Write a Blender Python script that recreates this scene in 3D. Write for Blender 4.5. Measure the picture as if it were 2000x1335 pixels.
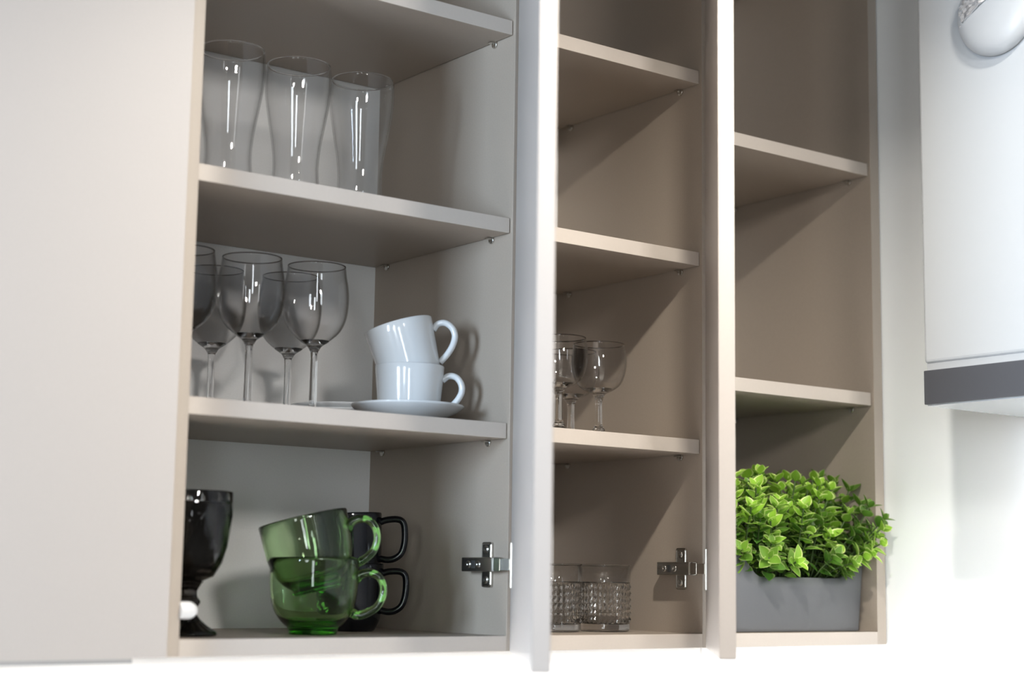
import bpy, bmesh, math, random
from mathutils import Vector, Matrix, Euler

for o in list(bpy.data.objects):
    bpy.data.objects.remove(o, do_unlink=True)
S = bpy.context.scene
C = S.collection
PI = math.pi
K = 0.001                                   # all builders work in millimetres

# ---------------------------------------------------------------- camera
YAW, PITCH, ROLL = 0.648, 0.1419, 0.0149
cf = Vector((math.sin(YAW)*math.cos(PITCH), math.cos(YAW)*math.cos(PITCH), math.sin(PITCH)))
r0 = Vector((math.cos(YAW), -math.sin(YAW), 0)); u0 = r0.cross(cf)
cr = r0*math.cos(ROLL) + u0*math.sin(ROLL)
cu = -r0*math.sin(ROLL) + u0*math.cos(ROLL)
cam = bpy.data.cameras.new('camera')
cam.sensor_width = 36; cam.sensor_fit = 'HORIZONTAL'; cam.lens = 3237.6/2000*36
cam.clip_start = 0.05
cam.dof.use_dof = True; cam.dof.focus_distance = 2.06; cam.dof.aperture_fstop = 3.4
co = bpy.data.objects.new('camera', cam); C.objects.link(co)
M = Matrix((cr, cu, -cf)).transposed().to_4x4()
M.translation = Vector((-1.1590, -1.5333, 0.0643))
co.matrix_world = M
S.camera = co

# ---------------------------------------------------------------- world, exposure, lights
w = bpy.data.worlds.new('world'); S.world = w; w.use_nodes = True
bg = w.node_tree.nodes['Background']
# soft ambient of a white room: floor side, walls around, ceiling side
WD, WH, WU = (.20, .19, .175), (.12, .115, .105), (.03, .03, .03)
bg.inputs[1].default_value = 1.0
_n = w.node_tree.nodes; _l = w.node_tree.links
_tc = _n.new('ShaderNodeTexCoord'); _sx = _n.new('ShaderNodeSeparateXYZ'); _l.new(_tc.outputs['Generated'], _sx.inputs[0])
_ma = _n.new('ShaderNodeMath'); _ma.operation = 'MULTIPLY_ADD'; _ma.inputs[1].default_value = .5; _ma.inputs[2].default_value = .5
_l.new(_sx.outputs['Z'], _ma.inputs[0]); _rp = _n.new('ShaderNodeValToRGB'); _l.new(_ma.outputs[0], _rp.inputs[0]); _l.new(_rp.outputs[0], bg.inputs[0])
_e = _rp.color_ramp.elements
_e[0].position = .25; _e[0].color = (*WD, 1); _e[1].position = .85; _e[1].color = (*WU, 1)
for _p in (.40, .65):
    _k = _e.new(_p); _k.color = (*WH, 1)
S.view_settings.view_transform = 'Standard'; S.view_settings.look = 'None'
S.view_settings.exposure = 0.0; S.view_settings.gamma = 1.0

def area(name, loc, target, sx, sy, power, col):
    l = bpy.data.lights.new(name, 'AREA'); l.shape = 'RECTANGLE'
    l.size = sx*K; l.size_y = sy*K; l.energy = power; l.color = col
    o = bpy.data.objects.new(name, l); C.objects.link(o)
    o.location = Vector(loc)*K
    o.rotation_euler = (Vector(target)-Vector(loc)).to_track_quat('-Z', 'Y').to_euler()
    return o
def bulb(name, loc, power, col, rad=20):
    l = bpy.data.lights.new(name, 'POINT'); l.energy = power; l.color = col
    l.shadow_soft_size = rad*K
    o = bpy.data.objects.new(name, l); C.objects.link(o); o.location = Vector(loc)*K
    return o
# warm cabinet-top lamps shining down in front of the units
for x, pw in ((-150, 7.4), (250, 1.6)):
    area('cabinet_lamp', (x, -600, 915), (x+60, -400, 200), 36, 36, pw, (1.0, 0.95, 0.86)).data.spread = math.radians(132)
# cool daylight from a window to the left of the camera
area('window_daylight', (-2300, -560, 380), (0, 60, 300), 420, 600, 54.0, (0.61, 0.79, 1.0))
# room lights in front of the units
area('room_light', (-800, -2300, 960), (-200, 0, 300), 220, 220, 20.0, (1.0, 0.97, 0.95))
# added fill under the hood, brightens the white panel below it
area('hood_fill', (560, -420, 276), (600, -330, -600), 120, 200, 1.6, (1.0, 0.99, 0.97))
# tall lights added far behind the camera: streaks in the glassware, then fill
area('far_light', (-350, -3700, 500), (-200, 0, 400), 190, 1500, 5.0, (0.95, 0.98, 1.0))
area('far_light', (-2300, -3000, 150), (-200, 0, 300), 300, 1100, 15.0, (0.88, 0.95, 1.0))  # added fill for the back panel and left-facing sides
area('far_light', (-2900, -2150, 520), (650, 0, 520), 400, 900, 14.0, (0.86, 0.94, 1.0))  # added fill for the white strip beside the plant cabinet
# small ceiling spots behind the camera
_r = random.Random(3)
for i in range(16):
    bulb('ceiling_spot', (-2100+175*i+_r.uniform(-60, 60), -2000-_r.uniform(0, 1500), 1100+_r.uniform(-200, 350)), 0.22, (1.0, 0.93, 0.92), 8)
# under-cabinet lights that wash the splashback
for x0, x1 in ((-950, -440), (-400, 10), (40, 310), (345, 640), (680, 1300)):
    area('under_cabinet_light', ((x0+x1)/2, 90, -22), ((x0+x1)/2, 60, -600), x1-x0, 20, 6.0*(x1-x0)/400, (1.0, 0.99, 0.97))

# ---------------------------------------------------------------- materials
def mat(name, col, rough=0.5, metal=0.0, coat=0.0, spec=0.5, noise=0.0, nscale=300, bump=0.0, emis=None):
    m = bpy.data.materials.new(name); m.use_nodes = True
    nt = m.node_tree; b = nt.nodes['Principled BSDF']
    b.inputs['Base Color'].default_value = (*col, 1); b.inputs['Roughness'].default_value = rough
    b.inputs['Metallic'].default_value = metal; b.inputs['Coat Weight'].default_value = coat
    b.inputs['Specular IOR Level'].default_value = spec
    tc = nt.nodes.new('ShaderNodeTexCoord'); n = nt.nodes.new('ShaderNodeTexNoise')
    n.inputs['Scale'].default_value = nscale; n.inputs['Detail'].default_value = 3
    nt.links.new(tc.outputs['Object'], n.inputs['Vector'])
    if noise:
        r = nt.nodes.new('ShaderNodeValToRGB')
        r.color_ramp.elements[0].position = .3; r.color_ramp.elements[1].position = .7
        r.color_ramp.elements[0].color = (*[c*(1-noise) for c in col], 1)
        r.color_ramp.elements[1].color = (*[min(1, c*(1+noise)) for c in col], 1)
        nt.links.new(n.outputs['Fac'], r.inputs['Fac']); nt.links.new(r.outputs['Color'], b.inputs['Base Color'])
    if bump:
        bp = nt.nodes.new('ShaderNodeBump'); bp.inputs['Strength'].default_value = bump
        bp.inputs['Distance'].default_value = 0.0004
        nt.links.new(n.outputs['Fac'], bp.inputs['Height']); nt.links.new(bp.outputs['Normal'], b.inputs['Normal'])
    return m

M_beige = mat('beige_melamine', (0.375, 0.315, 0.258), .42, noise=.03, nscale=500, bump=.12)
M_front = mat('beige_matt_front', (0.45, 0.405, 0.372), .5, noise=.01, nscale=300)
M_edge_lit = mat('beige_edge_lit', (0.60, 0.535, 0.475), .45, noise=.01, nscale=300)  # melamine lightened: light on shelf and bottom fronts put into the colour
M_side_lit = mat('beige_side_edge_lit', (0.47, 0.41, 0.35), .45, noise=.01, nscale=300)  # same painted-in front light, weaker on upright edges
M_back = mat('light_grey_back_panel', (.88, .87, .84), .5, noise=.02, nscale=500, bump=.1)
M_trim = mat('grey_edge', (.30, .29, .28), .5)
M_white = mat('white_gloss_lacquer', (.93, .95, .955), .3, coat=.3)
M_wall = mat('white_wall', (.86, .86, .86), .6, noise=.01, nscale=60)
M_splash = mat('white_splashback', (.86, .86, .86), .35)
M_hood = mat('dark_grey_band', (.055, .057, .065), .45)
M_hoodw = mat('white_hood_enamel', (.42, .435, .45), .25, coat=.3)
M_chrome = mat('nickel_plated_steel', (.62, .60, .56), .22, metal=1.0)
M_dark = mat('screw_recess', (.03, .03, .03), .5)
M_porc = mat('white_porcelain', (.72, .735, .74), .12, coat=.5)
M_black = mat('black_glass_opaque', (.004, .004, .006), .10, spec=.35)
M_pot = mat('grey_plastic_pot', (.135, .14, .15), .45, noise=.02, nscale=800)
M_soil = mat('dark_soil', (.02, .016, .012), .95, noise=.3, nscale=200, bump=.6)
M_stem = mat('plant_stem', (.05, .09, .02), .6)
M_plast = mat('white_plastic', (.85, .85, .85), .3)

def thin_glass(name, tint, edge, power=2.5, refl=1.0):
    """thin blown glass: straight transmission plus mirror reflection, darker where the wall is seen edge-on"""
    m = bpy.data.materials.new(name); m.use_nodes = True; nt = m.node_tree
    nt.nodes.clear(); N = nt.nodes.new; L = nt.links.new
    out = N('ShaderNodeOutputMaterial'); mx = N('ShaderNodeMixShader')
    tr = N('ShaderNodeBsdfTransparent'); gl = N('ShaderNodeBsdfGlossy'); gl.inputs['Roughness'].default_value = .015
    ge = N('ShaderNodeNewGeometry'); dp = N('ShaderNodeVectorMath'); dp.operation = 'DOT_PRODUCT'
    L(ge.outputs['Normal'], dp.inputs[0]); L(ge.outputs['Incoming'], dp.inputs[1])
    ab = N('ShaderNodeMath'); ab.operation = 'ABSOLUTE'; L(dp.outputs['Value'], ab.inputs[0])
    inv = N('ShaderNodeMath'); inv.operation = 'SUBTRACT'; inv.inputs[0].default_value = 1; L(ab.outputs[0], inv.inputs[1])
    p5 = N('ShaderNodeMath'); p5.operation = 'POWER'; p5.inputs[1].default_value = 5; L(inv.outputs[0], p5.inputs[0])
    sc = N('ShaderNodeMath'); sc.operation = 'MULTIPLY_ADD'; sc.inputs[1].default_value = .90*refl; sc.inputs[2].default_value = .045*refl
    sc.use_clamp = True; L(p5.outputs[0], sc.inputs[0])
    pe = N('ShaderNodeMath'); pe.operation = 'POWER'; pe.inputs[1].default_value = power; L(inv.outputs[0], pe.inputs[0])
    cm = N('ShaderNodeMix'); cm.data_type = 'RGBA'
    cm.inputs[6].default_value = (*tint, 1); cm.inputs[7].default_value = (*edge, 1)
    L(pe.outputs[0], cm.inputs[0]); L(cm.outputs[2], tr.inputs['Color'])
    L(sc.outputs[0], mx.inputs[0]); L(tr.outputs[0], mx.inputs[1]); L(gl.outputs[0], mx.inputs[2]); L(mx.outputs[0], out.inputs[0])
    return m
def solid_glass(name, col, ior=1.5, rough=0.0, abso=None, dens=0):
    m = bpy.data.materials.new(name); m.use_nodes = True; nt = m.node_tree
    nt.nodes.clear()
    out = nt.nodes.new('ShaderNodeOutputMaterial'); g = nt.nodes.new('ShaderNodeBsdfGlass')
    g.inputs['Color'].default_value = (*col, 1); g.inputs['IOR'].default_value = ior; g.inputs['Roughness'].default_value = rough
    nt.links.new(g.outputs[0], out.inputs[0])
    if abso:
        v = nt.nodes.new('ShaderNodeVolumeAbsorption'); v.inputs['Color'].default_value = (*abso, 1); v.inputs['Density'].default_value = dens
        nt.links.new(v.outputs[0], out.inputs['Volume'])
    return m
M_thin = thin_glass('clear_thin_glass', (.99, .99, .99), (.72, .72, .72), 5.0, 1.05)
M_thinw = thin_glass('clear_wine_glass', (.985, .983, .983), (.40, .39, .39), 6.0, 1.0)
M_clear = solid_glass('clear_solid_glass', (.97, .97, .97), 1.48)
M_rimd = solid_glass('smoky_rim_glass', (.72, .70, .70), 1.5)
M_green = solid_glass('green_glass', (.98, 1.0, .97), 1.46, abso=(.40, .90, .04), dens=85)
M_smoke = solid_glass('smoked_grey_glass', (1, 1, 1), 1.46, abso=(.32, .28, .25), dens=140)

# ---------------------------------------------------------------- mesh helpers
class MB:
    def __init__(s): s.bm = bmesh.new()
    def box(s, x0, x1, y0, y1, z0, z1, bev=0, mi=0, seg=2):
        t = bmesh.new()
        bmesh.ops.create_cube(t, size=1)
        for v in t.verts:
            v.co = Vector(((x0+x1)/2+v.co.x*(x1-x0), (y0+y1)/2+v.co.y*(y1-y0), (z0+z1)/2+v.co.z*(z1-z0)))
        if bev: bmesh.ops.bevel(t, geom=t.edges[:], offset=bev, segments=seg, affect='EDGES', profile=.5)
        s.merge(t, None, mi)
        return s
    def merge(s, t, mat4=None, mi=0, smooth=False):
        if mat4 is not None: bmesh.ops.transform(t, matrix=mat4, verts=t.verts)
        vm = [s.bm.verts.new(v.co) for v in t.verts]; t.verts.index_update()
        for f in t.faces:
            try:
                nf = s.bm.faces.new([vm[v.index] for v in f.verts]); nf.material_index = mi; nf.smooth = smooth or f.smooth
            except ValueError: pass
        t.free()
    def lathe(s, prof, n=64, mi=0, mat4=None, smooth=True):
        """prof: list of (r, z); r = 0 at an end closes the surface"""
        t = bmesh.new(); rings = []
        for r, z in prof:
            if r < 1e-6: rings.append([t.verts.new((0, 0, z))])
            else: rings.append([t.verts.new((r*math.cos(2*PI*k/n), r*math.sin(2*PI*k/n), z)) for k in range(n)])
        for a, b in zip(rings, rings[1:]):
            for k in range(n):
                k2 = (k+1) % n
                if len(a) == 1 and len(b) == 1: continue
                if len(a) == 1: f = t.faces.new((a[0], b[k2], b[k]))
                elif len(b) == 1: f = t.faces.new((a[k], a[k2], b[0]))
                else: f = t.faces.new((a[k], a[k2], b[k2], b[k]))
                f.smooth = smooth
        bmesh.ops.recalc_face_normals(t, faces=t.faces[:])
        s.merge(t, mat4, mi); return s
    def tube(s, pts, rads, n=16, mi=0, cap=True, flat=1.0, side=None):
        """swept tube; rads per point; flat squashes across 'side'"""
        t = bmesh.new(); P = [Vector(p) for p in pts]; rings = []
        side = Vector(side) if side is not None else None
        prev = None
        for i, p in enumerate(P):
            d = (P[min(i+1, len(P)-1)]-P[max(i-1, 0)]).normalized()
            if side is not None: a = (side-d*side.dot(d)).normalized()
            elif prev is None: a = d.orthogonal().normalized()
            else: a = (prev-d*prev.dot(d)).normalized()
            prev = a; b = d.cross(a)
            r = rads[i] if hasattr(rads, '__len__') else rads
            rings.append([t.verts.new(p+a*(r*flat*math.cos(2*PI*k/n))+b*(r*math.sin(2*PI*k/n))) for k in range(n)])
        for a, b in zip(rings, rings[1:]):
            for k in range(n):
                f = t.faces.new((a[k], a[(k+1) % n], b[(k+1) % n], b[k])); f.smooth = True
        if cap:
            t.faces.new(rings[0][::-1]); t.faces.new(rings[-1])
        bmesh.ops.recalc_face_normals(t, faces=t.faces[:])
        s.merge(t, None, mi); return s
    def build(s, name, mats, parent=None, recalc=True):
        me = bpy.data.meshes.new(name)
        for v in s.bm.verts: v.co = v.co*K
        if recalc: bmesh.ops.recalc_face_normals(s.bm, faces=s.bm.faces[:])
        s.bm.to_mesh(me); s.bm.free()
        for m in (mats if isinstance(mats, (list, tuple)) else [mats]): me.materials.append(m)
        o = bpy.data.objects.new(name, me); C.objects.link(o)
        if parent is not None: o.parent = parent
        return o
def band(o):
    """front edges get lighter colours standing in for lamp light on them"""
    o.data.materials.append(M_edge_lit); o.data.materials.append(M_side_lit)
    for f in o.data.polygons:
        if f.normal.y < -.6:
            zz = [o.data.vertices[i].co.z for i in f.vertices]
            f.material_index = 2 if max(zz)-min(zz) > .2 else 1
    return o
def tag(o, label=None, cat=None, group=None, kind=None):
    if label: o['label'] = label
    if cat: o['category'] = cat
    if group: o['group'] = group
    if kind: o['kind'] = kind
    return o
def empty(name, loc=(0, 0, 0), rz=0, label=None, cat=None, group=None):
    o = bpy.data.objects.new(name, None); C.objects.link(o)
    o.location = Vector(loc)*K; o.rotation_euler = (0, 0, rz); o.empty_display_size = .02
    return tag(o, label, cat, group)
def copy_tree(root, loc, rz=None, label=None, rot=None):
    c = root.copy(); C.objects.link(c); c.location = Vector(loc)*K
    if rz is not None: c.rotation_euler = (0, 0, rz)
    if rot is not None: c.rotation_euler = rot
    if label: c['label'] = label
    for ch in list(root.children):
        d = ch.copy(); C.objects.link(d); d.parent = c
        for g in list(ch.children):
            e = g.copy(); C.objects.link(e); e.parent = d
    return c
def spline(pts, n):
    """Catmull-Rom through pts (tuples), n samples per span"""
    out = []
    P = [Vector(p) for p in pts]; P = [2*P[0]-P[1]] + P + [2*P[-1]-P[-2]]
    for i in range(1, len(P)-2):
        for k in range(n):
            t = k/n; a, b, c, d = P[i-1:i+3]
            out.append(.5*((2*b)+(c-a)*t+(2*a-5*b+4*c-d)*t*t+(3*b-a-3*c+d)*t**3))
    out.append(P[-2]); return out
def prof2(pts, n=6):
    return [(max(0, p.x), p.y) for p in spline([(a, b, 0) for a, b in pts], n)]

# ---------------------------------------------------------------- setting
def struct(name, mb, m): return tag(mb.build(name, m), kind='structure')
struct('wall_back', MB().box(-1600, 1330, 340, 400, -900, 1500), M_wall)
struct('wall_right', MB().box(1330, 1400, -1500, 400, -900, 1500), M_wall)
sp = MB().box(-1600, 603, 312, 320, -600, -6, .6)
tag(sp.build('splashback_panel', M_splash), 'bright white splashback panel under the beige cabinets, left of the faint joint', 'splashback')
sp = MB().box(604.5, 1330, 312, 320, -600, -6, .6)
tag(sp.build('splashback_panel', M_splash), 'bright white splashback panel right of the faint joint, below the plant cabinet', 'splashback')

wt = MB().box(-1600, 1330, -330, 336, -640, -600, 2)  # unseen, added so light bounces up onto the undersides
tag(wt.build('worktop', M_wall), 'white worktop out of view, added far below the wall cabinets to bounce light up', 'worktop')
# ---------------------------------------------------------------- cabinets
TB = 17.4; TOP = 974.5; DEP = 309
def hinge(parent, x, z, zlow, door_dir, pivot, th):
    """concealed hinge: plate and arm on the side panel at x, cup flange on the open door"""
    h = empty('hinge', (0, 0, 0)); h.parent = parent
    m = MB()                                        # winged mounting plate
    m.box(x-4, x, 27, 46, z-26, z+26, 3.0, seg=3)
    m.box(x-8, x, 22, 50, z-7.5, z+7.5, 1.2)
    m.build('mounting_plate', M_chrome, h)
    for zz in (z-17.5, z+17.5):
        s = MB(); mt = Matrix.Translation((x-3.6, 36.5, zz)) @ Matrix.Rotation(-PI/2, 4, 'Y')
        s.lathe([(0, 1.2), (1.0, 1.1), (1.6, 1.6), (3.4, 1.9), (4.4, .9), (4.6, 0)], 24, mat4=mt)
        s.build('screw', M_chrome, h)
    a = MB()                                        # channel-shaped arm
    a.box(x-18, x-15.5, 6, 66, z-8.2, z+8.2, 1.0)
    a.box(x-16, x-3, 6, 66, z-8.2, z-6.8, .4); a.box(x-16, x-3, 6, 66, z+6.8, z+8.2, .4)
    a.box(x-16, x-4, 63, 66, z-8, z+8, .4)
    a.build('hinge_arm', M_chrome, h)
    for yy in (33, 52):
        s = MB(); mt = Matrix.Translation((x-17.9, yy, z)) @ Matrix.Rotation(-PI/2, 4, 'Y')
        s.lathe([(0, -.4), (1.2, -.3), (1.6, .9), (3.6, 1.1), (4.2, .4), (4.3, 0)], 24, mat4=mt)
        s.build('screw', M_chrome, h)
    s = MB().box(x-18.6, x-17.9, 39.5, 45.5, z-4.5, z+4.5, .2); s.build('slot', M_dark, h)
    # link that bridges arm and cup
    d = Vector((door_dir[0], door_dir[1], 0)); nrm = Vector((-d.y, d.x, 0))
    if nrm.x > 0: nrm = -nrm                       # inner-face normal points into the cabinet side
    cup = Vector((pivot[0], pivot[1], 0)) + d*14
    l = MB()
    p0 = Vector((x-15.5, 7, z)); p1 = Vector((x-12.5, -3, z)); p2 = Vector((cup.x, cup.y, z)) + nrm*1.5
    for q0, q1, hh in ((p0, p1, 7.2), (p1, p2, 6.6)):
        dd = (q1-q0); t = bmesh.new(); bmesh.ops.create_cube(t, size=1)
        for v in t.verts: v.co = Vector((v.co.x*dd.length, v.co.y*2.2, v.co.z*hh*2))
        bmesh.ops.bevel(t, geom=t.edges[:], offset=.6, segments=2, affect='EDGES')
        l.merge(t, Matrix.Translation((q0+q1)/2) @ Matrix.Rotation(math.atan2(dd.y, dd.x), 4, 'Z'))
    l.build('hinge_link', M_chrome, h)
    c = MB(); t = bmesh.new(); bmesh.ops.create_cube(t, size=1)
    for v in t.verts: v.co = Vector((v.co.x*24, v.co.y*1.8, v.co.z*52))
    bmesh.ops.bevel(t, geom=[e for e in t.edges], offset=.8, segments=2, affect='EDGES')
    mt = Matrix.Translation(Vector((cup.x, cup.y, z-1)) - d*1 + nrm*.9) @ Matrix.Rotation(math.atan2(d.y, d.x), 4, 'Z')
    c.merge(t, mt)
    c.build('cup_flange', M_chrome, h)
    return h

def pin_mesh():
    m = MB()
    m.lathe([(0, -9.5), (2.2, -9.5), (2.6, -9.0), (2.6, 0), (4.6, 0), (4.9, .5), (4.9, 2.0), (4.4, 2.5), (0, 2.5)][::-1], 20,
            mat4=Matrix.Rotation(-PI/2, 4, 'Y'))
    m.box(-9.5, -1, -3, 3, 0, 1.6, .3)
    return m
def make_cabinet(x0, x1, label, shelves, door=None, shelf_set=4.2, extra_l=18, extra_r=18):
    """x0,x1 = inner faces"""
    r = empty('wall_cabinet', (0, 0, 0), 0, label, 'cabinet')
    b = MB()
    xl, xr = x0-extra_l, x1+extra_r
    b.box(xl, x0, 0, DEP, -TB, TOP+18, .5); b.box(x1, xr, 0, DEP, -TB, TOP+18, .5)
    b.box(x0, x1, 0, DEP, -TB, 0, .5); b.box(x0, x1, 0, DEP, TOP, TOP+18, .5)
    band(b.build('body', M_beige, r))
    MB().box(x0, x1, 300, 305, 0, TOP).build('back_panel', M_back, r)
    for z in shelves:
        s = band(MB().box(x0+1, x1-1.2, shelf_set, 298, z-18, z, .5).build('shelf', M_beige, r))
        for px, sgn in ((x1, 1), (x0, -1)):
            for py in (40, 270):
                p = pin_mesh().build('shelf_pin', M_chrome, s)
                p.location = Vector((px, py, z-18-2.7))*K
                if sgn < 0: p.rotation_euler = (0, 0, PI)
    if door:
        (px, py), th, L, tk = door
        d = Vector((-math.cos(th), -math.sin(th), 0)); o = Vector((math.sin(th), -math.cos(th), 0))
        m = MB(); t = bmesh.new(); bmesh.ops.create_cube(t, size=1)
        for v in t.verts: v.co = Vector(((v.co.x+.5)*L, (v.co.y+.5)*tk, -TB+(v.co.z+.5)*(TOP+18+TB)))
        bmesh.ops.bevel(t, geom=t.edges[:], offset=.8, segments=2, affect='EDGES')
        mt = Matrix((( d.x, o.x, 0, px), (d.y, o.y, 0, py), (0, 0, 1, 0), (0, 0, 0, 1)))
        m.merge(t, mt); m.build('door', M_front, r)
        for hz in (80.5, 895): hinge(r, x1, hz, 0, (d.x, d.y), (px, py), th)
    return r
A0, A1, B0, B1, C0, C1 = -408.1, 0.0, 36.5, 308.2, 344.6, 638.8
cabA = make_cabinet(A0, A1, 'wide open beige cabinet with glasses and cups on three shelves',
                    (730.4, 487.3, 243.9), ((1.5, -4.5), math.radians(55.35), 434, 17))
cabB = make_cabinet(B0, B1, 'narrow middle beige cabinet holding small stemmed glasses and cut tumblers, door ajar',
                    (730.0, 486.8, 243.7), ((309.5, -4.5), math.radians(48.9), 301, 18))
cabC = make_cabinet(C0, C1, 'open doorless beige cabinet at the right with the potted plant on its floor', (659.2, 329.9))
# white cap near the bottom of the left side panel of the wide cabinet
cp = MB(); cp.lathe([(0, -1), (8.6, -1), (8.8, 0), (8.8, 11), (8.2, 13.5), (6.0, 17), (3.0, 19.5), (0, 20)], 32,
                    mat4=Matrix.Translation((A0, 3.5, 28.5)) @ Matrix.Rotation(PI/2, 4, 'Y'))
tag(cp.build('panel_cap', M_plast, cabA), 'white rounded cap')

# closed cabinet to the left
cl = empty('wall_cabinet', (0, 0, 0), 0, 'closed cabinet with a plain pale beige front filling the left of the photo', 'cabinet')
b = MB(); b.box(-1020, -1002, 0, DEP, -15, TOP+18); b.box(-445, -427, 0, DEP, -15, TOP+18)
b.box(-1002, -445, 0, DEP, -15, 3); b.box(-1002, -445, 0, DEP, TOP, TOP+18); b.box(-1002, -445, 300, 305, 0, TOP)
b.build('body', M_beige, cl)
MB().box(-1020, -466.25, -20, -1, -17.6, TOP+18).build('door', M_front, cl)
MB().box(-466.24, -430.6, -20, -1, -16.4, TOP+18).build('filler_panel', M_front, cl)
tag(MB().box(-1020, -466.3, -20, -1, -21.4, -17.65, .3).build('bottom_trim', M_trim, cl), 'dark grey lower edge')

# white cabinet run on the right wall
wc = empty('wall_cabinet', (0, 0, 0), 0, 'tall glossy white cabinet side next to the plant cabinet, behind the hood', 'cabinet')
MB().box(658.5, 1328, -1000, 309, -18, 1300, 1.5).build('body', M_white, wc)

# cooker hood
hd = empty('cooker_hood', (0, 0, 0), 0, 'white box-shaped hood with a dark grey band along its lower edge, right side', 'cooker hood')
MB().box(456, 657.5, -980, -235, 332, 1300, 4.5, seg=3).build('hood_body', M_hoodw, hd)
tag(MB().box(455, 657.5, -980, -235.3, 281.7, 323.3, .8).build('front_band', M_hood, hd), 'dark grey band')
MB().box(459, 657.5, -976, -238, 323, 333).build('neck', M_hoodw, hd)
MB().box(458, 657.4, -977, -238, 279.8, 282.5, .5).build('underside', M_hoodw, hd)

# ---------------------------------------------------------------- round white fitting on the hood
rf = empty('round_fitting', (455.5, -358, 746), 0, 'white rounded fitting with crumpled shiny film in its opening, top right corner', 'fitting')
q = MB(); mt = Matrix.Rotation(-PI/2, 4, 'Y')
q.lathe([(0, 0), (50, 0), (54, 1.5), (54.5, 4), (53.5, 8), (51, 12), (47, 15), (40, 18), (30, 20), (15, 21.5), (0, 22)], 96, mat4=mt)
q.build('dome', mat('white_fitting_plastic', (.42, .43, .44), .35), rf)
q = MB(); random.seed(5); t = bmesh.new(); n = 18
vs = {}
for i in range(n+1):
    for j in range(n+1):
        yy = -46+92*i/n; z0_ = -12+24*min(1, max(0, (46-yy)/48)); zz = z0_+(54-z0_)*j/n
        rr = math.hypot(yy, zz)
        if rr > 51: yy *= 51/rr; zz *= 51/rr; rr = 51
        x = -(math.sqrt(max(0, 1-(rr/54.5)**2))*20+4.5) + random.uniform(-2.2, 1.0)
        vs[i, j] = t.verts.new((x, yy, zz))
for i in range(n):
    for j in range(n):
        try: t.faces.new((vs[i, j], vs[i+1, j], vs[i+1, j+1], vs[i, j+1]))
        except ValueError: pass
bmesh.ops.remove_doubles(t, verts=t.verts[:], dist=.05)
ex = bmesh.ops.extrude_face_region(t, geom=t.faces[:])
for v in [g for g in ex['geom'] if isinstance(g, bmesh.types.BMVert)]: v.co.x += 1.2
q.merge(t); tag(q.build('film_insert', mat('crumpled_film', (.75, .76, .78), .12, metal=.7), rf), 'crumpled shiny film')

# ---------------------------------------------------------------- glasses
def shell(outer, wall, floor, n=6):
    """closed profile from outer points (bottom centre to rim) with an inner wall"""
    o = prof2(outer, n)
    rim_r, rim_z = o[-1]
    inner = []
    for i, (r, z) in enumerate(o):
        if z >= floor: inner.append((max(0, r-wall), z))
    prof = [(0, o[0][1])] + o + [(rim_r-wall*.5, rim_z+wall*.35)] + inner[::-1][:]
    fr = inner[0][0]
    prof += [(fr*.8, floor-wall*.5), (fr*.4, floor-wall*.9), (0, floor-wall)]
    return prof
def torus(R, z, a, k=8):
    return [(R+a*math.cos(2*PI*i/k), z+a*math.sin(2*PI*i/k)) for i in range(k+1)]
def beer_glass():
    t = empty('beer_glass', (0, 0, 0), 0, '', 'glass', 'tall curved beer glasses on the upper shelf')
    m = MB()
    m.lathe(shell([(28, 0), (29, 2), (28.4, 10), (26.6, 28), (26.2, 44), (28.3, 66), (32.4, 90), (36.4, 115), (38.2, 134), (38.0, 148), (36.6, 160)], 1.7, 9), 72)
    m.build('bowl', M_thin, t)
    MB().lathe(torus(35.9, 160.2, .95), 80).build('rim', M_clear, t)
    m = MB(); m.lathe([(0, .3), (26, .3), (26.9, 2), (26.5, 6), (24, 7.4), (10, 6.6), (0, 6.2)], 72)
    m.build('base', M_clear, t)
    return t
g = beer_glass(); g.location = Vector((-327, 95.5, 487.4))*K
g['label'] = 'leftmost tall curved clear beer glass, half hidden by the cabinet side'
copy_tree(g, (-239.4, 97.9, 487.4), .4, 'middle one of the three tall curved clear beer glasses on the shelf')
copy_tree(g, (-151.7, 99.8, 487.4), .9, 'rightmost tall curved clear beer glass, nearest the open door')

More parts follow.
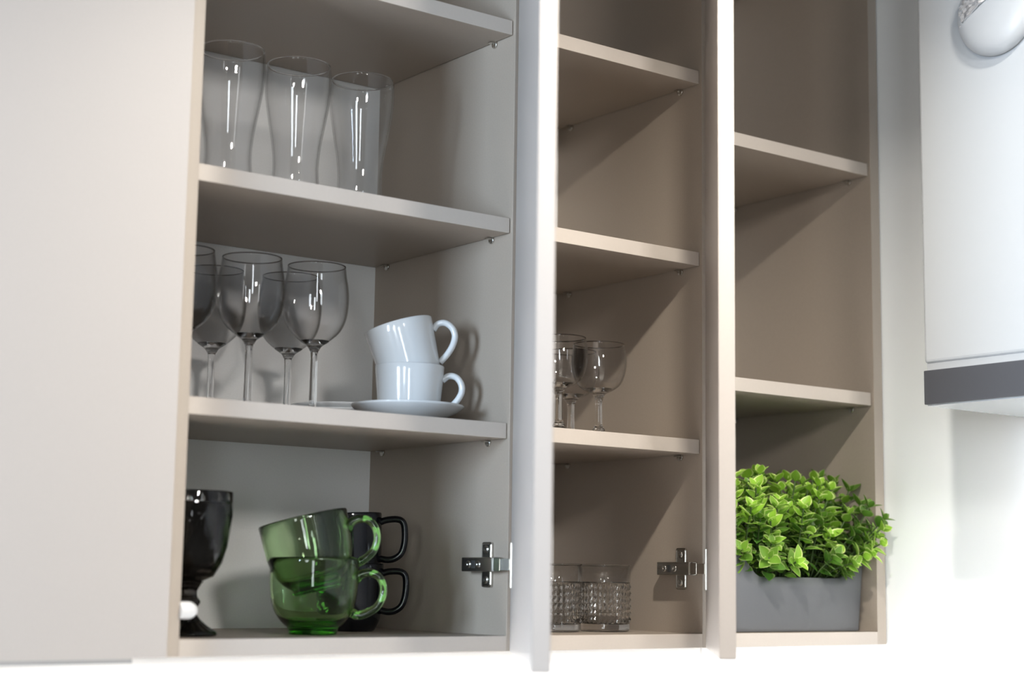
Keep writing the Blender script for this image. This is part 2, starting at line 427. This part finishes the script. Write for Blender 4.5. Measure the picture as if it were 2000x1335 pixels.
def wine_glass(H=180, bowl_z=84, rim=34, mx=38.6, foot=33, stem=4.3, name='wine_glass', grp='wine glasses on the middle shelf'):
    t = empty(name, (0, 0, 0), 0, '', 'glass', grp)
    bh = H-bowl_z
    pts = [(stem+.6, bowl_z-1), (9, bowl_z+2.5), (20, bowl_z+10), (30, bowl_z+bh*.21), (36.3*mx/38.6, bowl_z+bh*.36),
           (mx, bowl_z+bh*.55), (mx*.985, bowl_z+bh*.72), (rim+1.5, bowl_z+bh*.88), (rim, H)]
    if mx < 36.5: pts = [(stem+.6, bowl_z-1), (10, bowl_z+2), (20, bowl_z+7), (28, bowl_z+bh*.22), (33, bowl_z+bh*.40), (mx, bowl_z+bh*.60), (mx*.99, bowl_z+bh*.78), (rim, H)]
    m = MB(); m.lathe(shell(pts, 1.15, bowl_z+6), 72); m.build('bowl', M_thinw, t)
    MB().lathe(torus(rim-.5, H+.1, .75), 80).build('rim', M_rimd, t)
    z0 = bowl_z
    m = MB(); m.lathe(prof2([(0.1, 5.6), (stem+3.5, 6.8), (stem+.6, 13), (stem, 26), (stem*.95, z0*.6), (stem, z0-8), (stem+1.5, z0-3), (9, z0+1.8), (17, z0+7.4), (12, z0+7.2), (.1, z0+5.6)], 5), 40)
    m.build('stem', M_clear, t)
    m = MB(); m.lathe([(0, 0), (foot-1, 0), (foot, .6), (foot-.2, 1.6), (foot*.7, 2.6), (foot*.4, 4.0), (stem+4, 5.6), (0, 5.7)], 72)
    m.build('foot', M_clear, t)
    return t
g = wine_glass(); g.location = Vector((-350.7, 145.8, 244))*K
g['label'] = 'leftmost stemmed wine glass, cut off by the cabinet side'
copy_tree(g, (-269.3, 137.6, 244), 1, 'front wine glass in the middle of the row, with the widest uncovered bowl')
copy_tree(g, (-185.6, 134.6, 244), 2, 'rightmost front wine glass, closest to the white cups')
copy_tree(g, (-265.8, 236.7, 244), 3, 'back wine glass seen between the two left front glasses')
copy_tree(g, (-175.0, 214.5, 244), 4, 'back wine glass seen between the two right front glasses')
g = wine_glass(116, 52, 32.5, 35.2, 29, 4.6, 'small_stemmed_glass', 'small stemmed glasses in the middle cabinet')
g.location = Vector((112, 48, 243.8))*K; g['label'] = 'small stemmed glass half hidden behind the open door edge'
copy_tree(g, (186, 60, 243.8), 1, 'fully visible small stemmed glass on the right')
copy_tree(g, (203, 136, 243.8), 2, 'small stemmed glass standing behind the other two')

# cut tumblers
def tumbler():
    t = empty('cut_glass_tumbler', (0, 0, 0), 0, '', 'glass', 'cut glass tumblers on the cabinet floor')
    H, R, n = 83, 34.3, 128
    zs = [0, 1.5, 4, 8]; N = 6; dz = 8.2
    zt = 11
    m = MB(); t2 = bmesh.new(); rings = []
    def ring(fn, z): return [t2.verts.new((fn(k)*math.cos(2*PI*k/n), fn(k)*math.sin(2*PI*k/n), z)) for k in range(n)]
    rings.append([t2.verts.new((0, 0, .5))]); rings.append(ring(lambda k: R-4, 0)); rings.append(ring(lambda k: R-1.8, 1.2)); rings.append(ring(lambda k: R-1, 6))
    rings.append(ring(lambda k: R-1.4, 9))
    for i in range(2*N+1):                              # pyramids: every 4 columns, 2 rows
        z = zt+i*dz/2
        def fn(k, i=i):
            a = (k % 4)/4; tri = 1-abs(a-.5)*2           # 0..1..0
            v = 1 if i % 2 else 0
            return R-1.6+1.9*min(tri, v)
        rings.append(ring(fn, z))
    zz = zt+N*dz
    for r, z in ((R-.9, zz+1.5), (R-2.2, zz+1.8), (R-3.2, zz), (R-4.2, 30), (R-4.8, 15), (R-9, 9.5), (R-20, 8.5)):
        rings.append(ring(lambda k, r=r: r, z))
    rings.append([t2.verts.new((0, 0, 8.2))])
    for a, b in zip(rings, rings[1:]):
        for k in range(n):
            k2 = (k+1) % n
            if len(a) == 1: f = t2.faces.new((a[0], b[k2], b[k]))
            elif len(b) == 1: f = t2.faces.new((a[k], a[k2], b[0]))
            else: f = t2.faces.new((a[k], a[k2], b[k2], b[k]))
            z = f.calc_center_median().z
            f.smooth = not (zt-.5 < z < zz+.5 and f.calc_center_median().to_2d().length > R-3.4)
    m.merge(t2); m.build('cut_base', M_clear, t)
    MB().lathe([(R-.9, zz+1.6), (R-.5, H-.6), (R-1.9, H-.6), (R-2.5, zz+1.8)], 96).build('upper_wall', M_thin, t)
    MB().lathe(torus(R-1.2, H, 1.0), 96).build('rim', M_clear, t)
    return t
g = tumbler(); g.location = Vector((231, 100, .3))*K
g['label'] = 'cut glass tumbler with diamond pattern, fully visible on the right'
copy_tree(g, (157, 108, .3), .2, 'cut glass tumbler partly hidden by the open door edge')

# ---------------------------------------------------------------- porcelain cups and saucers
def handle(pts, r, n, flat, inward=0):
    P = spline(pts, 8); return P
def cup():
    t = empty('porcelain_cup', (0, 0, 0), 0, '', 'cup', 'white porcelain cups')
    m = MB()
    m.lathe([(0, 2.2), (28, 2.2), (29.5, 0), (34.2, 0), (35.6, 1.4), (36.2, 6), (38.4, 29), (40.3, 50), (41, 59.4), (40.6, 60.6), (39.6, 60.9), (38.8, 60), (38.0, 48), (36, 28), (33.6, 9), (30, 6), (0, 5.5)], 80)
    m.build('bowl', M_porc, t)
    P = spline([(38.6, 0, 44), (46, 0, 49.5), (55, 0, 48), (61, 0, 40), (61.5, 0, 30), (56, 0, 20), (47, 0, 11.5), (36, 0, 4.5)], 7)
    m = MB().tube(P, [3.9]*len(P), 16, flat=1.35, side=(0, 1, 0)); m.build('handle', M_porc, t)
    return t
def saucer():
    t = empty('saucer', (0, 0, 0), 0, '', 'saucer', 'white porcelain saucers')
    m = MB()
    m.lathe([(0, 2.5), (30, 2.5), (31, 0), (34.5, 0), (36, 2.6), (45, 5.6), (58, 12), (65.5, 17.2), (67, 19), (66.6, 20.2), (65.4, 20.2), (56, 14.8), (44, 9.0), (37, 6.8), (0, 6.0)], 96)
    m.build('plate', M_porc, t); return t
HA = -YAW
s = saucer(); s.location = Vector((-85, 87, 244))*K; s['label'] = 'white saucer under the stacked white cups'
copy_tree(s, (-97, 212, 244), 0, 'lower of the two stacked white saucers behind the wine glass stems')
copy_tree(s, (-96.5, 212, 250.5), .5, 'upper of the two stacked white saucers behind the wine glass stems')
c = cup(); c.location = Vector((-83, 87, 250.3))*K; c.rotation_euler = (0, 0, HA); c['label'] = 'lower upright white cup standing on the saucer'
ax = Vector((math.cos(HA), math.sin(HA), 0))
tl = math.radians(-16.5)
Rz = Matrix.Rotation(HA, 4, 'Z') @ Matrix.Rotation(tl, 4, 'Y')
copy_tree(c, Vector((-83, 87, 301.2)) + ax*2, None, 'upper white cup tilted to the left inside the lower cup', rot=Rz.to_euler())

# ---------------------------------------------------------------- green mugs
def green_mug():
    t = empty('green_glass_mug', (0, 0, 0), 0, '', 'mug', 'green glass mugs')
    m = MB()
    m.lathe([(0, 1.5), (22, 1.2), (24.5, 0), (26.5, .4), (27, 2.5), (27.6, 6)] + prof2([(28.5, 8), (36, 14.5), (44, 27), (47.8, 42), (49.2, 60), (50.2, 82)], 6) +
            [(49.6, 83.6), (48.6, 83.8), (47.9, 82.6)] + prof2([(46.8, 60), (45.2, 43), (41, 28.5), (33.5, 18), (24, 13.2), (10, 11.6), (.1, 11.3)], 6) + [(0, 11.3)], 96)
    m.build('bowl', M_green, t)
    P = spline([(45.5, 0, 60), (52, 0, 66.5), (62, 0, 68.5), (72, 0, 64), (77, 0, 54), (76.3, 0, 42), (70, 0, 31), (60, 0, 24.5), (50, 0, 21.5), (42.5, 0, 24.5)], 8)
    n = len(P); rr = [5.4 - 1.4*math.sin(PI*i/(n-1)) for i in range(n)]
    m = MB().tube(P, rr, 20, flat=1.25, side=(0, 1, 0)); m.build('handle', M_green, t)
    return t
g = green_mug(); g.location = Vector((-207, 82, .3))*K; g.rotation_euler = (0, 0, HA)
g['label'] = 'lower upright green glass mug standing on the cabinet floor'
Rz = Matrix.Rotation(HA, 4, 'Z') @ Matrix.Rotation(math.radians(-14), 4, 'Y')
copy_tree(g, Vector((-207, 82, 47)) + ax*5, None, 'upper green glass mug tilted to the left in the lower one', rot=Rz.to_euler())

# black mugs
def black_mug():
    t = empty('black_mug', (0, 0, 0), 0, '', 'mug', 'black glass mugs')
    m = MB()
    m.lathe([(0, 1), (26, 1), (28, 0), (31, 1)] + prof2([(32, 3), (36.5, 12), (38.5, 26), (39.6, 50), (40.5, 78)], 5) +
            [(40, 79.6), (39, 79.8), (38, 78.6)] + prof2([(37, 50), (35.6, 26), (32, 12), (24, 7), (.1, 6)], 5) + [(0, 6)], 80)
    m.build('bowl', M_black, t)
    P = spline([(38, 0, 68), (46, 0, 70.5), (58, 0, 71), (65, 0, 68), (67.5, 0, 60), (67, 0, 44), (63, 0, 31), (55, 0, 24.5), (46, 0, 23), (36.5, 0, 25)], 8)
    m = MB().tube(P, [4.0]*len(P), 18, side=(0, 1, 0)); m.build('handle', M_black, t)
    return t
HB = HA-.0
g = black_mug(); g.location = Vector((-99, 182, .3))*K; g.rotation_euler = (0, 0, HB)
g['label'] = 'lower black glass mug behind the green mugs'
Rb = Matrix.Rotation(HB, 4, 'Z') @ Matrix.Rotation(math.radians(-3), 4, 'Y')
copy_tree(g, (-99, 182, 59.5), None, 'upper black glass mug behind the green mugs', rot=Rb.to_euler())

# smoked goblet with diamond facets
def goblet():
    t = empty('smoked_goblet', (0, 0, 0), 0, 'dark smoked glass goblet with a diamond-cut bowl, beside the left cabinet side', 'goblet')
    n = 16; t2 = bmesh.new(); m = MB()
    lv = [(14, 57, 0), (25, 62, .5), (33.5, 76, 0), (38.5, 93, .5), (41.5, 110, 0), (43.0, 126, .5), (43.2, 138, 0)]
    def rg(r, z, off, k_=n): return [t2.verts.new((r*math.cos(2*PI*(k+off)/k_), r*math.sin(2*PI*(k+off)/k_), z)) for k in range(k_)]
    rings = [rg(*l) for l in lv]
    c0 = t2.verts.new((0, 0, 56))
    for k in range(n): t2.faces.new((c0, rings[0][(k+1) % n], rings[0][k]))
    for q_ in range(len(rings)-1):
        a, b = rings[q_], rings[q_+1]; up = lv[q_+1][2] > lv[q_][2]
        for k in range(n):
            k2 = (k+1) % n
            if up: t2.faces.new((a[k], a[k2], b[k])); t2.faces.new((a[k2], b[k2], b[k]))
            else: t2.faces.new((a[k], b[k2], b[k])); t2.faces.new((a[k], a[k2], b[k2]))
    N4 = n*4; smooth_r = [rg(r, z, 0, N4) for r, z in ((42.9, 140), (42.8, 150), (42.4, 151.2), (41.6, 151.4), (40.9, 150), (40.3, 126), (38.6, 110), (35.5, 93), (30.5, 78), (22, 68), (10, 64))]
    a, b = rings[-1], smooth_r[0]
    for k in range(n):
        k2 = (k+1) % n
        for u in range(2): t2.faces.new((a[k], b[4*k+u+1], b[4*k+u]))
        t2.faces.new((a[k], a[k2], b[4*k+2]))
        for u in range(2, 4): t2.faces.new((a[k2], b[(4*k+u+1) % N4], b[4*k+u]))
    for a, b in zip(smooth_r, smooth_r[1:]):
        for k in range(N4): t2.faces.new((a[k], a[(k+1) % N4], b[(k+1) % N4], b[k])).smooth = True
    c1 = t2.verts.new((0, 0, 63.5))
    for k in range(N4): t2.faces.new((smooth_r[-1][k], smooth_r[-1][(k+1) % N4], c1))
    m.merge(t2); m.build('bowl', M_smoke, t)
    m = MB(); m.lathe(prof2([(.1, 4), (10, 10), (7.6, 20), (8, 28), (12.2, 35), (8.8, 41), (8.6, 47), (12.5, 54), (14, 56.6), (.1, 56.8)], 6), 12, smooth=False); m.build('stem', M_smoke, t)
    t2 = bmesh.new(); m = MB(); rings = [[t2.verts.new((0, 0, 0))]]; n = 80
    for r, z, wv in ((29.5, 0, 0), (31, 1.5, 0), (30.5, 4, 0), (26, 6.5, .5), (20, 10, .8), (13, 16, .8), (9, 22, .4)):
        rings.append([t2.verts.new(((r+0*k)*math.cos(2*PI*k/n), r*math.sin(2*PI*k/n), z+wv*math.sin(k/n*2*PI*16))) for k in range(n)])
    rings.append([t2.verts.new((0, 0, 22.5))])
    for a, b in zip(rings, rings[1:]):
        for k in range(n):
            k2 = (k+1) % n
            if len(a) == 1: t2.faces.new((a[0], b[k2], b[k]))
            elif len(b) == 1: t2.faces.new((a[k], a[k2], b[0]))
            else: t2.faces.new((a[k], a[k2], b[k2], b[k])).smooth = True
    m.merge(t2); m.build('foot', M_smoke, t)
    return t
g = goblet(); g.location = Vector((-359, 82, .3))*K

# ---------------------------------------------------------------- potted plant
def leaf_mat():
    m = bpy.data.materials.new('variegated_leaf'); m.use_nodes = True; nt = m.node_tree
    b = nt.nodes['Principled BSDF']; b.inputs['Roughness'].default_value = .38
    a = nt.nodes.new('ShaderNodeAttribute'); a.attribute_name = 'leafcol'
    nt.links.new(a.outputs['Color'], b.inputs['Base Color'])
    b.inputs['Subsurface Weight'].default_value = 0.0
    tl = nt.nodes.new('ShaderNodeBsdfTranslucent'); nt.links.new(a.outputs['Color'], tl.inputs['Color'])
    mx = nt.nodes.new('ShaderNodeMixShader'); mx.inputs[0].default_value = .28
    out = nt.nodes['Material Output']
    nt.links.new(b.outputs[0], mx.inputs[1]); nt.links.new(tl.outputs[0], mx.inputs[2]); nt.links.new(mx.outputs[0], out.inputs[0])
    return m
def build_plant():
    px, py = 509.5, 84                                   # centre of the pot
    W2, D2, H = 127.6, 64, 98
    root = empty('potted_plant', (px, py, .3), 0, 'bushy bright green plant in a grey rectangular pot on the cabinet floor', 'plant')
    # pot: rounded rectangle tapering downwards, front and back rims dip in the middle
    t = bmesh.new(); rad = 22
    def loop(hw, hd, zf, r):
        pts = []
        for cx, cy, a0 in ((hw-r, hd-r, 0), (-hw+r, hd-r, 90), (-hw+r, -hd+r, 180), (hw-r, -hd+r, 270)):
            for k in range(9):
                a = math.radians(a0+k*11.25); pts.append((cx+r*math.cos(a), cy+r*math.sin(a)))
        full = []
        for i in range(len(pts)):
            p, q_ = pts[i], pts[(i+1) % len(pts)]
            d = math.hypot(p[0]-q_[0], p[1]-q_[1]); k = max(1, int(d/9))
            for j in range(k): full.append((p[0]+(q_[0]-p[0])*j/k, p[1]+(q_[1]-p[1])*j/k))
        return [t.verts.new((x, y, zf(x, y))) for x, y in full]
    def rimz(x, y, hw, top=H):
        if abs(y) > D2*.55:
            u = abs(x); e = W2-16
            if u < e-36: return top-27
            if u < e:
                s_ = (u-(e-36))/36; return top-27+27*(s_*s_*(3-2*s_))*.55 + 27*.45*s_*s_
        return top
    # keep identical vertex counts by scaling one loop
    def ring(fx, fy, zf):
        base = []
        r = 6
        for cx, cy, a0 in ((W2-r, D2-r, 0), (-W2+r, D2-r, 90), (-W2+r, -D2+r, 180), (W2-r, -D2+r, 270)):
            for k in range(9):
                a = math.radians(a0+k*11.25); base.append((cx+r*math.cos(a), cy+r*math.sin(a)))
        full = []
        for i in range(len(base)):
            p, q_ = base[i], base[(i+1) % len(base)]
            d = math.hypot(p[0]-q_[0], p[1]-q_[1]); k = max(1, int(d/6))
            for j in range(k): full.append((p[0]+(q_[0]-p[0])*j/k, p[1]+(q_[1]-p[1])*j/k))
        return [t.verts.new((x*fx, y*fy, zf(x, y))) for x, y in full]
    rings = []
    for s_ in (0.0, .015, .06, .3, .55, .8, 1.0):
        tap = .945+.055*s_
        ins = .985 if s_ == 0 else 1
        rings.append(ring(tap*ins, (tap+.0)*ins, lambda x, y, s_=s_: s_*rimz(x, y, W2)))
    rings.append(ring(.985, .97, lambda x, y: rimz(x, y, W2)+.8))
    for s_ in (1.0, .6, .3, .06):
        tap = (.945+.055*s_)
        rings.append(ring(tap*.97, tap*.94, lambda x, y, s_=s_: max(s_*rimz(x, y, W2), 3)-.5))
    for a, b_ in zip(rings, rings[1:]):
        n = len(a)
        for k in range(n): t.faces.new((a[k], a[(k+1) % n], b_[(k+1) % n], b_[k])).smooth = True
    t.faces.new(rings[0][::-1]); t.faces.new(rings[-1])
    m = MB(); m.merge(t); m.build('pot', M_pot, root)
    m = MB(); m.box(-W2*.93, W2*.93, -D2*.9, D2*.9, 20, 62, 12, seg=3); m.build('soil', M_soil, root)
    # sprigs
    rnd = random.Random(11)
    lb = bmesh.new(); col = lb.loops.layers.float_color.new('leafcol'); sb = MB()
    def leaf(base, dirv, up, L, Wd, young):
        dirv = dirv.normalized(); sd = dirv.cross(up).normalized(); nn = sd.cross(dirv)
        rows = []
        NR = 6; cup_ = rnd.uniform(.15, .45); droop = rnd.uniform(-.15, .5)
        for i in range(NR+1):
            u = i/NR
            wv = math.sin(PI*min(1, u**.8))**.75 * (1-.25*u) if 0 < u < 1 else 0
            c0 = base+dirv*(L*u) - nn*(droop*L*u*u*.45)
            if wv == 0: rows.append([lb.verts.new(c0)])
            else:
                rr = []
                for j in (-1, -.78, 0, .78, 1):
                    rr.append(lb.verts.new(c0+sd*(j*wv*Wd/2)+nn*(abs(j)**1.6*cup_*Wd/2*wv)))
                rows.append(rr)
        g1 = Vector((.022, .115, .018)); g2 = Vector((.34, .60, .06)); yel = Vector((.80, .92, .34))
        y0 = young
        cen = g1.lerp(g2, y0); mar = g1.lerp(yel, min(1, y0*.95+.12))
        def cc(j): return cen if abs(j) < .7 else mar
        js = (-1, -.78, 0, .78, 1)
        for a, b_ in zip(rows, rows[1:]):
            if len(a) == 1: quads = [((a[0], b_[k+1], b_[k]), (0, js[k+1], js[k])) for k in range(4)]
            elif len(b_) == 1: quads = [((a[k], a[k+1], b_[0]), (js[k], js[k+1], 1)) for k in range(4)]
            else: quads = [((a[k], a[k+1], b_[k+1], b_[k]), (js[k], js[k+1], js[k+1], js[k])) for k in range(4)]
            for vs_, jj in quads:
                f = lb.faces.new(vs_); f.smooth = True
                edge = max(abs(j) for j in jj) == 1 and min(abs(j) for j in jj) > .5
                v = mar if edge else cen
                for lp in f.loops: lp[col] = (v.x, v.y, v.z, 1)
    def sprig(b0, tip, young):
        ctrl = [b0, b0.lerp(tip, .5)+Vector((rnd.uniform(-6, 6), rnd.uniform(-6, 6), 8)), tip]
        P = spline([tuple(c_) for c_ in ctrl], 8)
        sb.tube(P, [1.1]*len(P), 5)
        N = len(P)-1; phi = rnd.uniform(0, PI)
        levels = [.40, .60, .76, .89, .97, 1.0]
        for li, s_ in enumerate(levels):
            p = P[min(N, int(round(s_*N)))]
            i_ = min(N, max(1, int(round(s_*N)))); d = (P[i_]-P[i_-1]).normalized()
            a = d.orthogonal().normalized(); b_ = d.cross(a)
            phi += PI/2 + rnd.uniform(-.25, .25)
            topness = s_**3
            cnt = 2 if s_ < .95 else 2
            L = rnd.uniform(17, 25)*(1.0 if s_ < .95 else .9 if s_ < 1 else .72)
            for q_ in range(cnt):
                an = phi+q_*PI
                rad_ = a*math.cos(an)+b_*math.sin(an)
                lift = .25+ .75*topness if s_ < 1 else 1.6
                dv = (rad_+d*lift).normalized()
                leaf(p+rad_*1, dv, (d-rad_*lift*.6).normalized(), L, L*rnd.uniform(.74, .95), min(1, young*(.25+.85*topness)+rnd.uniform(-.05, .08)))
    tips = []
    tries = 0
    while len(tips) < 115 and tries < 9000:
        tries += 1
        u = rnd.uniform(-1, 1); vv = rnd.uniform(-1, 1)
        x = u*128; y = vv*78 - 6
        if u*u*.45 + vv*vv*.7 > 1: continue
        zmax = 184 + 10*math.cos(u*1.6)*math.cos(vv*1.2) + rnd.uniform(-10, 20)
        kind = rnd.random()
        if kind < .5: z = zmax
        else: z = rnd.uniform(80, zmax)
        if y < -48 and z > 170: z -= 40
        if kind >= .5 and y > -20: y = -20-rnd.uniform(0, 62)
        p = Vector((x, y, z))
        if y < -66 and z < 104 and abs(x) < 200: p.z = rnd.uniform(86, 110)
        if px+x > 626 and py+y > -4: p.x = 626-px - rnd.uniform(0, 12)
        if px+x < 366: p.x = 366-px + rnd.uniform(0, 12)
        if min([(p-q_).length for q_ in tips] or [99]) < 16.5: continue
        tips.append(p)
    tips += [Vector((112, -106, 138)), Vector((104, -112, 118)), Vector((116, -108, 152)), Vector((100, -96, 168)), Vector((92, -104, 104)), Vector((108, -100, 128)), Vector((70, -92, 92)), Vector((-30, -84, 92)), Vector((40, -88, 100)), Vector((113, 10, 204)), Vector((108, -24, 204)), Vector((112, -50, 192)), Vector((112, -70, 172)), Vector((96, -10, 210)), Vector((114, 30, 196)), Vector((-84, -86, 96))]
    for p in tips:
        b0 = Vector((max(-100, min(100, p.x*.72)), max(-44, min(44, p.y*.55)), 56))
        bright = rnd.choice((.35, .6, .9, 1.25)) + rnd.uniform(-.1, .1)
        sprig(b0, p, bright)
    me = bpy.data.meshes.new('foliage')
    bmesh.ops.scale(lb, vec=(K, K, K), verts=lb.verts); lb.to_mesh(me); lb.free(); me.materials.append(leaf_mat())
    fo = bpy.data.objects.new('foliage', me); C.objects.link(fo); fo.parent = root
    sb.build('stems', M_stem, root)
build_plant()
